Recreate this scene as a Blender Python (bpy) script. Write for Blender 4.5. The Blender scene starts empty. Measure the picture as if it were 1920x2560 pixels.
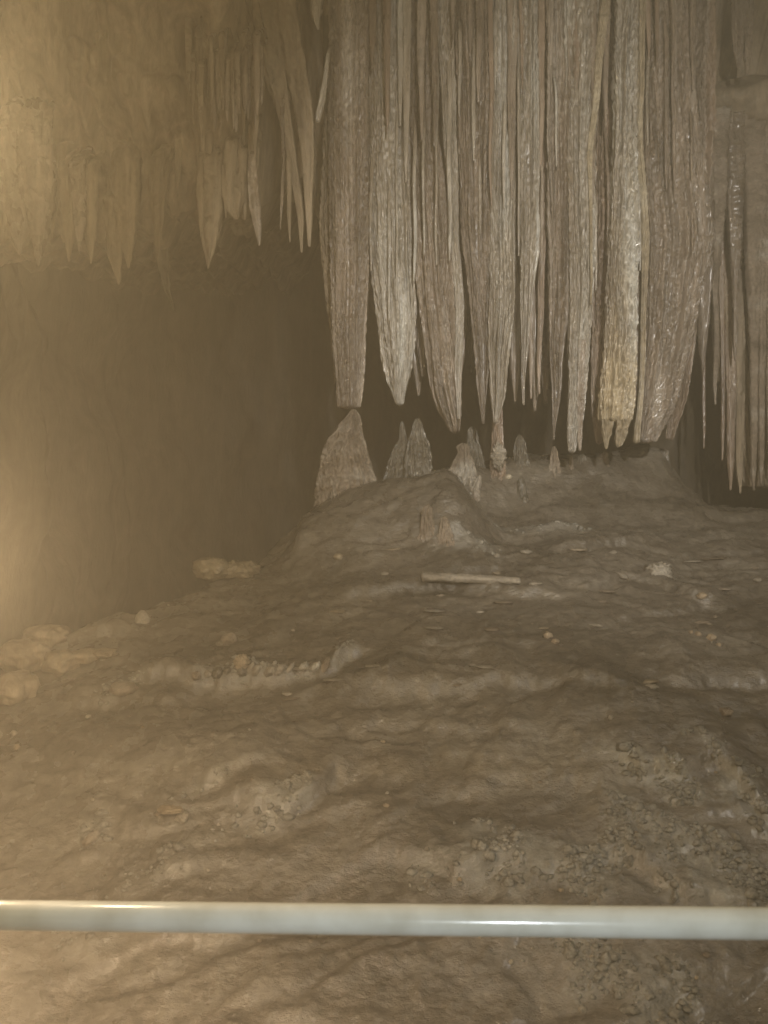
import bpy, math, random
import numpy as np
random.seed(7)
R = math.radians
S = bpy.context.scene
COL = S.collection

# ------------------------------------------------------------------ camera
FPX, CX, CY, CAMZ = 2133.0, 960.0, 1280.0, 1.6
cam_d = bpy.data.cameras.new('camera')
cam = bpy.data.objects.new('camera', cam_d); COL.objects.link(cam)
cam.location = (0, 0, CAMZ); cam.rotation_euler = (R(90), 0, 0)
cam_d.sensor_fit = 'VERTICAL'; cam_d.sensor_height = 24.0
cam_d.lens = 24.0 * FPX / 2560.0
cam_d.clip_start = 0.02; cam_d.clip_end = 200
cam_d.dof.use_dof = True; cam_d.dof.focus_distance = 5.4
cam_d.dof.aperture_fstop = (cam_d.lens / 1000.0) / 0.0045
S.camera = cam

# ------------------------------------------------------------------ world: dim brown cave light that comes in from the open passage
W = bpy.data.worlds.new('World'); S.world = W; W.use_nodes = True
bg = W.node_tree.nodes['Background']
bg.inputs[0].default_value = (0.58, 0.475, 0.235, 1)
bg.inputs[1].default_value = 0.60

def lamp(name, kind, loc, energy, color, radius=0.05, aim=None, size=None, blend=1.0):
    d = bpy.data.lights.new(name, kind); d.energy = energy; d.color = color
    d.shadow_soft_size = radius
    if kind == 'SPOT':
        d.spot_size = R(size); d.spot_blend = blend
    o = bpy.data.objects.new(name, d); COL.objects.link(o); o.location = loc
    if aim:
        from mathutils import Vector
        o.rotation_euler = (Vector(aim) - Vector(loc)).to_track_quat('-Z', 'Y').to_euler()
    return o

lamp('drapery_spotlight', 'SPOT', (0.8, -1.4, 3.3), 2450, (1.0, 0.95, 0.88), 0.05, (1.35, 5.8, 2.85), 47, 1.0)
lamp('floor_fill', 'SPOT', (2.9, 1.2, 3.3), 150, (1.0, 0.93, 0.86), 0.08, (0.4, 4.2, 0.8), 80, 1.0)  # added fill from an unseen spot at right, brightens the floor
lamp('left_glow_low', 'POINT', (-0.90, 1.6, 0.66), 33, (1.0, 0.72, 0.48), 0.04)  # unseen points, added as a stack to spread one left lamp's warm glow
lamp('left_glow_middle', 'POINT', (-0.93, 1.7, 1.50), 37, (1.0, 0.72, 0.45), 0.04)  # added to the stack to carry the glow up the left edge
lamp('left_glow_high', 'POINT', (-0.95, 1.7, 2.40), 44, (1.0, 0.74, 0.44), 0.04)  # added top of the stack, same glow higher up
lamp('rail_fill', 'SPOT', (-0.03, -1.0, 1.5), 95, (0.88, 0.95, 1.0), 0.03, (0.10, 1.15, 1.10), 40, 1.0)  # added unseen spot behind the camera, brightens the handrail and makes its highlight

S.view_settings.view_transform = 'Standard'; S.view_settings.look = 'None'
S.view_settings.exposure = 0.0; S.view_settings.gamma = 1.0
S.cycles.volume_bounces = 1; S.cycles.max_bounces = 5; S.cycles.diffuse_bounces = 3
S.cycles.glossy_bounces = 2
S.cycles.use_denoising = True

# ------------------------------------------------------------------ noise (vectorised gradient noise)
def _h(ix, iy, iz, s):
    n = (ix * 374761393 + iy * 668265263 + iz * 2147483647 + s * 1274126177) & 0xffffffff
    n = ((n ^ (n >> 13)) * 1274126177) & 0xffffffff
    n = ((n ^ (n >> 15)) * 2246822519) & 0xffffffff
    return n ^ (n >> 16)
_G = np.random.RandomState(3).normal(size=(256, 3)); _G /= np.linalg.norm(_G, axis=1)[:, None]
def pn(x, y, z, s=0):
    x, y, z = np.broadcast_arrays(np.asarray(x, float), np.asarray(y, float), np.asarray(z, float))
    x0 = np.floor(x).astype(np.int64); y0 = np.floor(y).astype(np.int64); z0 = np.floor(z).astype(np.int64)
    fx, fy, fz = x - x0, y - y0, z - z0
    u, v, w = (f * f * f * (f * (f * 6 - 15) + 10) for f in (fx, fy, fz))
    def g(i, j, k):
        h = _G[_h(x0 + i, y0 + j, z0 + k, s) & 255]
        return h[..., 0] * (fx - i) + h[..., 1] * (fy - j) + h[..., 2] * (fz - k)
    a = g(0,0,0) * (1-u) + g(1,0,0) * u; b = g(0,1,0) * (1-u) + g(1,1,0) * u
    c = g(0,0,1) * (1-u) + g(1,0,1) * u; d = g(0,1,1) * (1-u) + g(1,1,1) * u
    a = a * (1-v) + b * v; c = c * (1-v) + d * v
    return (a * (1-w) + c * w) * 1.5
def fbm(x, y, z, o=4, s=0, g=0.5):
    t = 0; a = 1.0; f = 1.0
    for i in range(o):
        t = t + a * pn(x * f, y * f, z * f, s + i); a *= g; f *= 2.03
    return t
def sm(a, b, x):
    t = np.clip((x - a) / (b - a), 0, 1); return t * t * (3 - 2 * t)

# ------------------------------------------------------------------ helpers
def P(px, py, D):
    return ((px - CX) / FPX * D, D, CAMZ - (py - CY) / FPX * D)
def tag(o, label=None, cat=None, group=None, kind=None):
    if label: o['label'] = label
    if cat: o['category'] = cat
    if group: o['group'] = group
    if kind: o['kind'] = kind
    return o
def mesh_obj(name, V, F, mat, parent=None, origin=None, attrs=None):
    V = np.asarray(V, float)
    if origin is None: origin = (0, 0, 0)
    V = V - np.asarray(origin)
    me = bpy.data.meshes.new(name)
    F = np.asarray(F, np.int32); n = F.shape[1]
    me.vertices.add(len(V)); me.vertices.foreach_set('co', V.ravel())
    me.loops.add(F.size); me.loops.foreach_set('vertex_index', F.ravel())
    me.polygons.add(len(F)); me.polygons.foreach_set('loop_start', np.arange(0, F.size, n, dtype=np.int32))
    me.update(calc_edges=True); me.validate()
    me.polygons.foreach_set('use_smooth', np.ones(len(me.polygons), bool))
    for k, a in (attrs or {}).items():
        at = me.attributes.new(k, 'FLOAT', 'POINT'); at.data.foreach_set('value', np.asarray(a, np.float32).ravel())
    me.materials.append(mat)
    o = bpy.data.objects.new(name, me); COL.objects.link(o); o.location = origin
    if parent: o.parent = parent; 
    return o
def grid_faces(nr, nc, wrap=False):
    i = np.arange(nr - 1)[:, None]; j = np.arange(nc if wrap else nc - 1)[None, :]
    j2 = (j + 1) % nc
    return np.stack([i * nc + j, i * nc + j2, (i + 1) * nc + j2, (i + 1) * nc + j], -1).reshape(-1, 4)

# ------------------------------------------------------------------ materials
def stone(name, c_dark, c_mid, c_pale, rough=(0.32, 0.65), vertical=False, bump=0.5, bscale=60, pale_amt=0.5, attr=None, attr_col=None, spec=0.5, vs=1.0, coat=0.0):
    m = bpy.data.materials.new(name); m.use_nodes = True
    N = m.node_tree.nodes; L = m.node_tree.links; b = N['Principled BSDF']
    def node(t, **k):
        n = N.new(t)
        for a, v in k.items(): setattr(n, a, v)
        return n
    geo = node('ShaderNodeNewGeometry')
    mp = node('ShaderNodeMapping'); L.new(geo.outputs['Position'], mp.inputs[0])
    mp.inputs['Scale'].default_value = (1, 1, 0.10) if vertical else (0.8, 1.6, 1.6)
    n1 = node('ShaderNodeTexNoise'); n1.inputs['Scale'].default_value = 5.5*vs if vertical else 1.6*vs
    n1.inputs['Detail'].default_value = 5; n1.inputs['Roughness'].default_value = 0.6
    L.new(mp.outputs[0], n1.inputs['Vector'])
    r1 = node('ShaderNodeValToRGB'); L.new(n1.outputs['Fac'], r1.inputs[0])
    e = r1.color_ramp.elements; e[0].position = 0.34; e[0].color = (*c_dark, 1); e[1].position = 0.52; e[1].color = (*c_mid, 1)
    e2 = e.new(0.52 + 0.24 * (1.3 - pale_amt)); e2.color = (*c_pale, 1)
    n2 = node('ShaderNodeTexNoise'); n2.inputs['Scale'].default_value = 22*vs; n2.inputs['Detail'].default_value = 6
    n2.inputs['Roughness'].default_value = 0.7
    mp2 = node('ShaderNodeMapping'); L.new(geo.outputs['Position'], mp2.inputs[0])
    mp2.inputs['Scale'].default_value = (1, 1, 0.14) if vertical else (1, 1, 1)
    L.new(mp2.outputs[0], n2.inputs['Vector'])
    mr = node('ShaderNodeMapRange'); L.new(n2.outputs['Fac'], mr.inputs[0])
    mr.inputs[1].default_value = 0.3; mr.inputs[2].default_value = 0.7; mr.inputs[3].default_value = 0.62; mr.inputs[4].default_value = 1.35
    mx = node('ShaderNodeMix', data_type='RGBA', blend_type='MULTIPLY'); mx.inputs[0].default_value = 1
    L.new(r1.outputs[0], mx.inputs[6]); L.new(mr.outputs[0], mx.inputs[7])
    out = mx.outputs[2]
    if attr:
        at = node('ShaderNodeAttribute', attribute_name=attr)
        m2 = node('ShaderNodeMix', data_type='RGBA'); L.new(at.outputs['Fac'], m2.inputs[0])
        L.new(out, m2.inputs[6])
        mz = node('ShaderNodeMix', data_type='RGBA', blend_type='MULTIPLY'); mz.inputs[0].default_value = 1
        mz.inputs[6].default_value = (*attr_col, 1); L.new(mr.outputs[0], mz.inputs[7])
        L.new(mz.outputs[2], m2.inputs[7]); out = m2.outputs[2]
    L.new(out, b.inputs['Base Color'])
    n3 = node('ShaderNodeTexNoise'); n3.inputs['Scale'].default_value = 9; n3.inputs['Detail'].default_value = 4
    L.new(geo.outputs['Position'], n3.inputs['Vector'])
    m3 = node('ShaderNodeMapRange'); L.new(n3.outputs['Fac'], m3.inputs[0])
    m3.inputs[1].default_value = 0.35; m3.inputs[2].default_value = 0.65; m3.inputs[3].default_value = rough[0]; m3.inputs[4].default_value = rough[1]
    ro = m3.outputs[0]
    if attr == 'calcite':
        mm = node('ShaderNodeMath', operation='MULTIPLY_ADD'); L.new(at.outputs['Fac'], mm.inputs[0]); mm.inputs[1].default_value = -0.5; mm.inputs[2].default_value = 1.0
        m4 = node('ShaderNodeMath', operation='MULTIPLY'); L.new(mm.outputs[0], m4.inputs[0]); L.new(ro, m4.inputs[1]); ro = m4.outputs[0]
    L.new(ro, b.inputs['Roughness'])
    b.inputs['Specular IOR Level'].default_value = spec
    nb = node('ShaderNodeTexNoise'); nb.inputs['Scale'].default_value = bscale; nb.inputs['Detail'].default_value = 7
    nb.inputs['Roughness'].default_value = 0.65
    mp3 = node('ShaderNodeMapping'); L.new(geo.outputs['Position'], mp3.inputs[0])
    mp3.inputs['Scale'].default_value = (1, 1, 0.25) if vertical else (0.7, 1.1, 1)
    L.new(mp3.outputs[0], nb.inputs['Vector'])
    bp = node('ShaderNodeBump'); bp.inputs['Strength'].default_value = bump; bp.inputs['Distance'].default_value = 0.018
    L.new(nb.outputs['Fac'], bp.inputs['Height']); L.new(bp.outputs[0], b.inputs['Normal'])
    b.inputs['Coat Weight'].default_value = coat * .5; b.inputs['Coat Roughness'].default_value = 0.22
    return m

BR_D, BR_M, BR_P = (0.10, 0.074, 0.050), (0.21, 0.163, 0.122), (0.37, 0.33, 0.28)
M_drape = stone('wet_flowstone', BR_D, BR_M, BR_P, vertical=True, bump=1.0, bscale=60, rough=(0.15, 0.42), spec=1.0, coat=.8)
M_grey = stone('grey_calcite', (0.19, 0.155, 0.115), (0.28, 0.25, 0.205), (0.43, 0.425, 0.39), rough=(0.14, 0.42), vertical=True, bump=0.8, bscale=48, pale_amt=0.6, spec=1.0, coat=.9, attr='stain', attr_col=(0.44, 0.36, 0.23))
M_red = stone('red_brown_flowstone', (0.12, 0.085, 0.058), (0.22, 0.16, 0.115), (0.36, 0.30, 0.235), vertical=True, bump=0.7, bscale=48, pale_amt=0.35, rough=(0.22, 0.5), spec=0.8, coat=.6)
M_ochre = stone('ochre_calcite', (0.21, 0.165, 0.11), (0.31, 0.26, 0.18), (0.44, 0.39, 0.30), rough=(0.25, 0.5), vertical=False, bump=0.9, bscale=40, pale_amt=0.7, coat=.7)
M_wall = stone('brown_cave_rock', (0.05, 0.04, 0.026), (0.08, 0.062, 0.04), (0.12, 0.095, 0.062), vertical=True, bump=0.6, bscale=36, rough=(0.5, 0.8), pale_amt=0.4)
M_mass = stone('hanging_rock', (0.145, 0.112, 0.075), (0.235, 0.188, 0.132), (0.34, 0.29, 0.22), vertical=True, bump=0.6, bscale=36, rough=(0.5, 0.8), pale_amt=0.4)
M_floor = stone('muddy_flowstone', (0.082, 0.070, 0.055), (0.128, 0.110, 0.089), (0.20, 0.178, 0.148), vertical=False, bump=0.6, bscale=38, spec=1.0, rough=(0.10, 0.42), pale_amt=0.5, coat=.35,
                attr='calcite', attr_col=(0.245, 0.236, 0.212))
M_stag = stone('dull_stalagmite', (0.14, 0.110, 0.080), (0.23, 0.185, 0.142), (0.38, 0.355, 0.31), vertical=False, bump=0.8, bscale=60, vs=2, rough=(0.4, 0.7))
M_wet = stone('dark_wet_stalagmite', (0.085, 0.075, 0.058), (0.13, 0.115, 0.092), (0.24, 0.225, 0.20), vertical=False, bump=0.5, bscale=40, vs=2, rough=(0.12, 0.4), coat=.8)
M_pale = stone('pale_calcite', (0.20, 0.175, 0.14), (0.30, 0.265, 0.215), (0.43, 0.40, 0.35), vertical=False, bump=0.8, bscale=70, vs=3)
M_pop = stone('grey_nodular_crust', (0.17, 0.16, 0.136), (0.26, 0.245, 0.212), (0.37, 0.355, 0.32), vertical=False, bump=0.8, bscale=80, vs=3, rough=(0.15, 0.45), spec=0.9)
M_tan = stone('tan_pebble', (0.23, 0.175, 0.12), (0.33, 0.26, 0.18), (0.44, 0.36, 0.27), vertical=False, bump=0.8, bscale=70, vs=4)

def pipe_mat():
    m = bpy.data.materials.new('galvanised_steel'); m.use_nodes = True
    N = m.node_tree.nodes; L = m.node_tree.links; b = N['Principled BSDF']
    tc = N.new('ShaderNodeTexCoord'); n = N.new('ShaderNodeTexNoise'); n.inputs['Scale'].default_value = 14; n.inputs['Detail'].default_value = 8
    L.new(tc.outputs['Object'], n.inputs['Vector'])
    r = N.new('ShaderNodeValToRGB'); L.new(n.outputs['Fac'], r.inputs[0])
    r.color_ramp.elements[0].position = 0.35; r.color_ramp.elements[0].color = (0.50, 0.53, 0.52, 1)
    r.color_ramp.elements[1].position = 0.62; r.color_ramp.elements[1].color = (0.64, 0.69, 0.71, 1)
    L.new(r.outputs[0], b.inputs['Base Color'])
    b.inputs['Metallic'].default_value = 0.0; b.inputs['Roughness'].default_value = 0.3
    mr = N.new('ShaderNodeMapRange'); L.new(n.outputs['Fac'], mr.inputs[0]); mr.inputs[3].default_value = 0.10; mr.inputs[4].default_value = 0.24
    L.new(mr.outputs[0], b.inputs['Roughness'])
    bp = N.new('ShaderNodeBump'); bp.inputs['Strength'].default_value = 0.15; bp.inputs['Distance'].default_value = 0.002
    L.new(n.outputs['Fac'], bp.inputs['Height']); L.new(bp.outputs[0], b.inputs['Normal'])
    return m
M_pipe = pipe_mat()

# ------------------------------------------------------------------ floor
_yp = np.array([-3, 1.0, 2.6, 2.95, 3.4, 3.9, 4.6, 5.3, 5.6, 6.0, 6.5, 9, 14])
_zp = np.array([-0.6, -0.5, 0.02, 0.22, 0.50, 0.80, 1.12, 1.37, 1.46, 1.47, 1.45, 1.3, 1.3])
_xb = np.array([-8, -2.2, -1.74, -1.26, -0.84, -0.50, -0.2, 9])
_yb = np.array([3.95, 4.0, 4.08, 4.42, 4.85, 5.50, 6.6, 12])
_xr = np.array([-1.2, -0.75, -0.5, -0.25, 0.05, 0.35, 0.6, 1.0, 1.6, 1.95, 2.3, 3.2, 6])
_zr = np.array([1.15, 1.42, 1.50, 1.58, 1.66, 1.79, 1.92, 1.99, 2.00, 1.95, 1.66, 1.55, 1.6])
PATCH = []   # (x, y, rx, ry, strength) of the coral-like calcite patches, filled below
SCARPS = []   # (xs, ys, height): little cliffs facing the camera
def scarp(X, Y):
    z = 0
    for xs, ys, h in SCARPS:
        yl = np.interp(X, xs, ys) + .03 * fbm(X * 9, 0, ys[0], 3, 77)
        e = sm(xs[0] - .12, xs[0] + .05, X) * sm(xs[-1] + .12, xs[-1] - .05, X)
        s = Y - yl
        z = z + .75 * h * e * (sm(-.022, .012, s) * np.exp(-np.clip(s, 0, 5) / .35) - .35 * np.exp(-(s + .05) ** 2 / .004))
    return z
BUMPS = [((px - CX) / FPX * D, D, h, r) for px, D, h, r in [(1050, 5.75, .10, .16), (1000, 5.9, .10, .14), (1150, 5.8, .10, .16), (1300, 5.95, .09, .15), (1385, 5.9, .06, .1), (1455, 5.95, .08, .12), (1512, 5.95, .07, .12), (1600, 6.1, .12, .2), (1650, 6.1, .10, .18), (1246, 5.78, .08, .12), (871, 5.5, .07, .22), (1200, 5.72, .04, .08)]]
def zbase(X, Y):
    z = np.interp(Y, _yp, _zp)
    z = z + 0.05 * np.sin(X * 0.9 + 0.6) * sm(2, 3.5, Y)
    crest = np.interp(X, _xr, _zr); yc = 5.75 + 0.45 * sm(0.1, 0.8, X)
    rise = sm(5.15 + 0.25 * sm(0, .8, X), yc, Y)
    m = z * (1 - rise) + np.maximum(crest, z) * rise
    z = np.where(Y > 5.0, m, z)
    rx_ = np.array([-.75, -.55, -.50, -.36, -.22, -.02, .15, .32, .48, .7]); rz_ = np.array([1.25, 1.42, 1.52, 1.58, 1.64, 1.70, 1.745, 1.785, 1.82, 1.84])
    e = sm(4.65, 5.28, Y) * sm(5.62, 5.36, Y) * sm(-.75, -.5, X) * sm(.75, .35, X)
    z = z * (1 - e) + np.maximum(z, np.interp(X, rx_, rz_)) * e
    for bx, by, bh, br in BUMPS:
        z = z + .55 * bh * np.exp(-((X - bx) ** 2 + (Y - by) ** 2) / br ** 2)
    z = z - sm(yc + 0.25, yc + 1.0, Y) * 0.55
    yb = np.interp(X, _xb, _yb)
    z = z - np.clip(Y - yb, 0, 1.6) * 1.0 * sm(0, 0.4, Y - yb)
    return z
def zfun(X, Y, detail=True):
    z = zbase(X, Y)
    # tilted ledges and laminations
    tx = X * 0.9 + 0.35 * Y
    w = fbm(X * 0.9, Y * 0.9, 0, 3, 11) * 0.9
    near = sm(6.0, 5.2, Y)
    led = pn(X * 0.8, Y * 3.2 - X * 0.55 + w, 2.0, 21)
    z = z + (0.022 + .016 * sm(3.2, 4.2, Y)) * (np.sqrt(led**2 + .012) * 1.6 - 0.4) * near
    led2 = pn(X * 1.6, Y * 7.5 - X * 1.6 + w * 2, 5.0, 22)
    z = z + (0.006 + .008 * sm(3.4, 4.4, Y)) * (np.sqrt(led2**2 + .01) * 1.8 - 0.4)
    z = z + (0.030 + .018 * sm(3.2, 4.2, Y)) * fbm(X * 1.5, Y * 1.9, 0, 3, 5) + scarp(X, Y)
    # isolated steps (small scarps)
    st = fbm(X * 0.7, Y * 1.7 - X * .3, 7.7, 3, 31)
    z = z + 0.02 * sm(-0.08, 0.04, st) + 0.018 * sm(0.18, 0.28, st) + 0.018 * sm(-0.34, -0.24, st)
    z = z + 0.012 * fbm(X * 7, Y * 9, 0, 4, 41) + 0.006 * np.abs(fbm(X * 22, Y * 30, 0, 3, 51)) * (1 + 1.2 * sm(-.1, .35, fbm(X * 2, Y * 3, 0, 2, 52)))
    z = z + (0.003 + .006 * sm(3.6, 4.4, Y)) * np.abs(pn(X * 5 + w, Y * 24 - X * 4 + w * 3, 3.3, 55)) + 0.010 * np.maximum(0, pn(X * 13, Y * 17, 9.1, 56) - .12)
    if detail:
        pm = patch_mask(X, Y)
        z = z + pm * (0.024 * np.abs(fbm(X * 30, Y * 34, 0, 4, 61)) + 0.004)
    return z
def patch_mask(X, Y):
    m = np.zeros(np.broadcast(X, Y).shape)
    for (x, y, rx, ry, a, rot) in PATCH:
        dx, dy = X - x, Y - y
        ex = dx * math.cos(rot) + dy * math.sin(rot); ey = -dx * math.sin(rot) + dy * math.cos(rot)
        r = np.sqrt((ex / rx) ** 2 + (ey / ry) ** 2) + 0.75 * fbm(X * 7, Y * 9, 0, 4, 71)
        m = np.maximum(m, a * sm(1.25, 0.45, r))
    return m
def onfloor(px, py, d0=2.0, d1=8.0, detail=False):
    d = np.linspace(d0, d1, 1200)
    X = (px - CX) / FPX * d; Z = CAMZ - (py - CY) / FPX * d
    h = zfun(X, d, detail) - Z
    k = np.argmax(h > 0)
    if h[k] <= 0: k = np.argmax(h)
    return float(X[k]), float(d[k]), float(zfun(X[k:k+1], d[k:k+1], detail)[0])
_sc = []
for pts, h in [([(370,1702),(480,1697),(600,1708),(720,1703),(830,1682),(905,1640)], .075),
               ([(960,1722),(1080,1738),(1170,1734),(1250,1712),(1400,1708),(1540,1718)], .05),
               ([(880,1505),(1040,1476),(1120,1468),(1230,1480),(1390,1500)], .045),
               ([(1560,1902),(1640,1930),(1720,1940),(1790,1905),(1850,1960),(1915,2060)], .06),
               ([(960,2135),(1080,2165),(1200,2185),(1320,2160),(1440,2180),(1530,2140)], .05), ([(1560,2150),(1640,2200),(1730,2250),(1900,2290)], .06),
               ([(600,2010),(660,2035),(730,2030),(790,1985),(840,1935)], .05), ([(480,1945),(560,1940),(640,1915)], .03),
               ([(1400,1370),(1520,1366),(1640,1350)], .04), ([(1120,1358),(1250,1345),(1420,1322)], .03), ([(1470,1470),(1560,1440),(1640,1455),(1760,1500)], .04),
               ([(1700,1720),(1800,1712),(1919,1715)], .035), ([(830,1830),(960,1812),(1100,1826),(1300,1822)], .03), ([(180,1760),(320,1735),(420,1760)], .04), ([(60,1560),(180,1560),(320,1590)],.05)]:
    w = [onfloor(px, py)[:2] for px, py in pts]; xs = [q[0] for q in w]
    if all(b > a for a, b in zip(xs, xs[1:])): _sc.append((xs, [q[1] for q in w], h))
SCARPS.extend(_sc)
for (px, py, rx, ry, a, rot) in [
        (1240, 2130, .20, .12, .8, 0.1), (1430, 2160, .22, .10, .9, -.2), (1640, 2090, .24, .13, .8, -.4), (1800, 2180, .28, .16, 1.0, -.5),
        (1100, 2140, .16, .06, .6, .2), (1590, 1920, .12, .06, .9, -.3), (1690, 1925, .10, .09, 1.0, .3), (1560, 1905, .12, .04, .6, -.3), (1860, 1990, .08, .22, .9, .5),
        (720, 1990, .14, .05, 1.0, .6), (660, 2015, .12, .06, .6, .3), (560, 1930, .16, .03, .6, .25), (700, 1670, .20, .02, .8, .15), (520, 1675, .10, .03, .5, .2), (600, 1660, .06, .05, .8, .2),
        (230, 2090, .10, .05, .6, .7), (420, 2150, .2, .07, .35, .5), (1500, 2420, .20, .10, .7, -.4), (1650, 2500, .2, .1, .8, -.5), (200, 2350, .1, .08, .5, .4),
        (1300, 1325, .45, .05, .6, 0), (1420, 1310, .2, .05, .8, 0), (1160, 1345, .2, .05, .7, 0), (300, 1720, .12, .06, .6, .3), (860, 1630, .10, .03, .6, .7)]:
    x, y, z = onfloor(px, py); PATCH.append((x, y, rx, ry, a, rot))

def axis(segs):
    out = []
    for a, b, st in segs: out.append(np.arange(a, b - 1e-6, st))
    out.append([segs[-1][1]]); return np.concatenate(out)
ax = axis([(-8, -3, .2), (-3, -2.2, .04), (-2.2, 2.7, .011), (2.7, 3.6, .04), (3.6, 8, .2)])
ay = axis([(-3, 1.6, .2), (1.6, 2.2, .04), (2.2, 5.2, .0105), (5.2, 7.2, .02), (7.2, 12, .1)])
GX, GY = np.meshgrid(ax, ay)
GZ = zfun(GX, GY)
# horizontal wobble so scarps are not straight
V = np.stack([GX, GY, GZ], -1).reshape(-1, 3)
floor = mesh_obj('cave_floor', V, grid_faces(len(ay), len(ax)), M_floor, attrs={'calcite': patch_mask(GX, GY) * 0.8})
tag(floor, 'brown muddy flowstone floor rising to a crest under the draperies', kind='structure')

# ------------------------------------------------------------------ walls and ceiling shell
plan = np.array([(-4.6, -2), (-3.9, 1.5), (-3.0, 4.0), (-2.75, 5.6), (-2.95, 7.2), (-2.6, 9.0), (-1.2, 9.8), (0.2, 9.4), (1.0, 8.3), (2.2, 7.7), (3.4, 7.5), (4.2, 6.2), (4.4, 4.0), (5.0, -2)], float)
sl = np.concatenate([[0], np.cumsum(np.linalg.norm(np.diff(plan, axis=0), axis=1))])
ss = np.arange(0, sl[-1], 0.04)
px_ = np.interp(ss, sl, plan[:, 0]); py_ = np.interp(ss, sl, plan[:, 1])
k_ = np.ones(25) / 25
px_ = np.convolve(np.pad(px_, 12, 'edge'), k_, 'valid'); py_ = np.convolve(np.pad(py_, 12, 'edge'), k_, 'valid')
tx_, ty_ = np.gradient(px_), np.gradient(py_); nn = np.hypot(tx_, ty_); nx_, ny_ = ty_ / nn, -tx_ / nn   # inward
zz = np.arange(-1.2, 7.4, 0.05)
A, B = np.meshgrid(np.arange(len(ss)), zz)
X = px_[A]; Y = py_[A]
disp = 0.45 * fbm(X * .7, Y * .7, B * .45, 4, 81) + 0.04 * fbm(X * 3, Y * 3, B * 1.2, 3, 85)
X = X + nx_[A] * disp; Y = Y + ny_[A] * disp
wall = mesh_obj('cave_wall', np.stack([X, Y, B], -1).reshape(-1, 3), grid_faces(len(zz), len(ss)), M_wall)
tag(wall, 'dark brown rock wall at the back of the hollow', kind='structure')

# hanging front of the ceiling: comes down, then turns back over the hollow
def path(X):
    """returns control polyline (n,2) of (y,z) per X"""
    a = sm(-0.95, -0.55, X); r = sm(2.05, 2.35, X)
    lx = np.array([-400, 0, 60, 130, 200, 260, 330, 375, 400, 440, 480, 500, 550, 575, 615, 660, 800]); ly = np.array([600, 590, 585, 560, 590, 600, 585, 550, 525, 505, 480, 540, 535, 500, 540, 490, 500])
    lipz = CAMZ - (np.interp(X, (lx - CX) / FPX * 5.2, ly) - CY) / FPX * 5.2
    lipz = lipz * (1 - a) + (3.30 + .75 * sm(-.35, -.6, X)) * a
    lipz = lipz + r * 0.9
    ylip = 5.25 * (1 - a) + 6.22 * a + r * 0.5
    ytop = 4.55 * (1 - a) + 5.92 * a + r * .3
    pts = [(1.5 + 0 * X, 6.9 + 0 * X), (3.2 + 0 * X, 6.5 + 0 * X), (ytop - .4, 5.6 + 0 * X), (ytop, 5.0 + 0 * X), (ylip - .22 * (1 - a), 4.2 + 0 * X),
           (ylip - .04, lipz + .18), (ylip + .12, lipz), (ylip + .4, lipz + .05), (ylip + 1.6, lipz + .45), (10.5 + 0 * X, lipz + 0.9)]
    return np.array(pts)
cx = axis([(-6, -2.6, .1), (-2.6, 2.9, .014), (2.9, 6, .1)])
pp = path(cx)                                    # (n,2,len)
tt = np.concatenate([np.linspace(0, 3, 30)[:-1], np.linspace(3, 7, 260)[:-1], np.linspace(7, 9, 50)])
ii = np.clip(tt.astype(int), 0, 8); ff = (tt - ii)[:, None]
CYY = pp[ii, 0] * (1 - ff) + pp[ii + 1, 0] * ff; CZZ = pp[ii, 1] * (1 - ff) + pp[ii + 1, 1] * ff
CXX = np.broadcast_to(cx, CYY.shape)
left = sm(-0.7, -1.0, CXX)
lump = fbm(CXX * 1.6, CZZ * 1.3, 3, 4, 91)
flute = np.abs(pn(CXX * 9 + 0.7 * pn(CXX * 2, CZZ * 1.0, 0, 93), CZZ * .55, 0, 92)) + .5 * np.abs(pn(CXX * 21, CZZ * 1.2, 4, 94))
CYY = CYY - (0.24 * lump + .10 * np.abs(fbm(CXX * 3.5, CZZ * 3.2, 6, 3, 97))) * left - 0.16 * flute * sm(2.6, 3.4, CZZ) * (1 - .2 * left) - 0.05 * lump
CZZ = CZZ + left * 0.09 * fbm(CXX * 6, CYY * 3, 1, 4, 95) * sm(3.2, 5, tt)[:, None] - 0.10 * sm(5, 6.5, tt)[:, None] * left * np.abs(pn(CXX * 6, 0, 0, 99)) * 2
ceil = mesh_obj('cave_ceiling', np.stack([CXX, CYY, CZZ], -1).reshape(-1, 3), grid_faces(len(tt), len(cx)), M_mass)
tag(ceil, 'lumpy fluted rock hanging down in front of the hollow', kind='structure')

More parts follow.
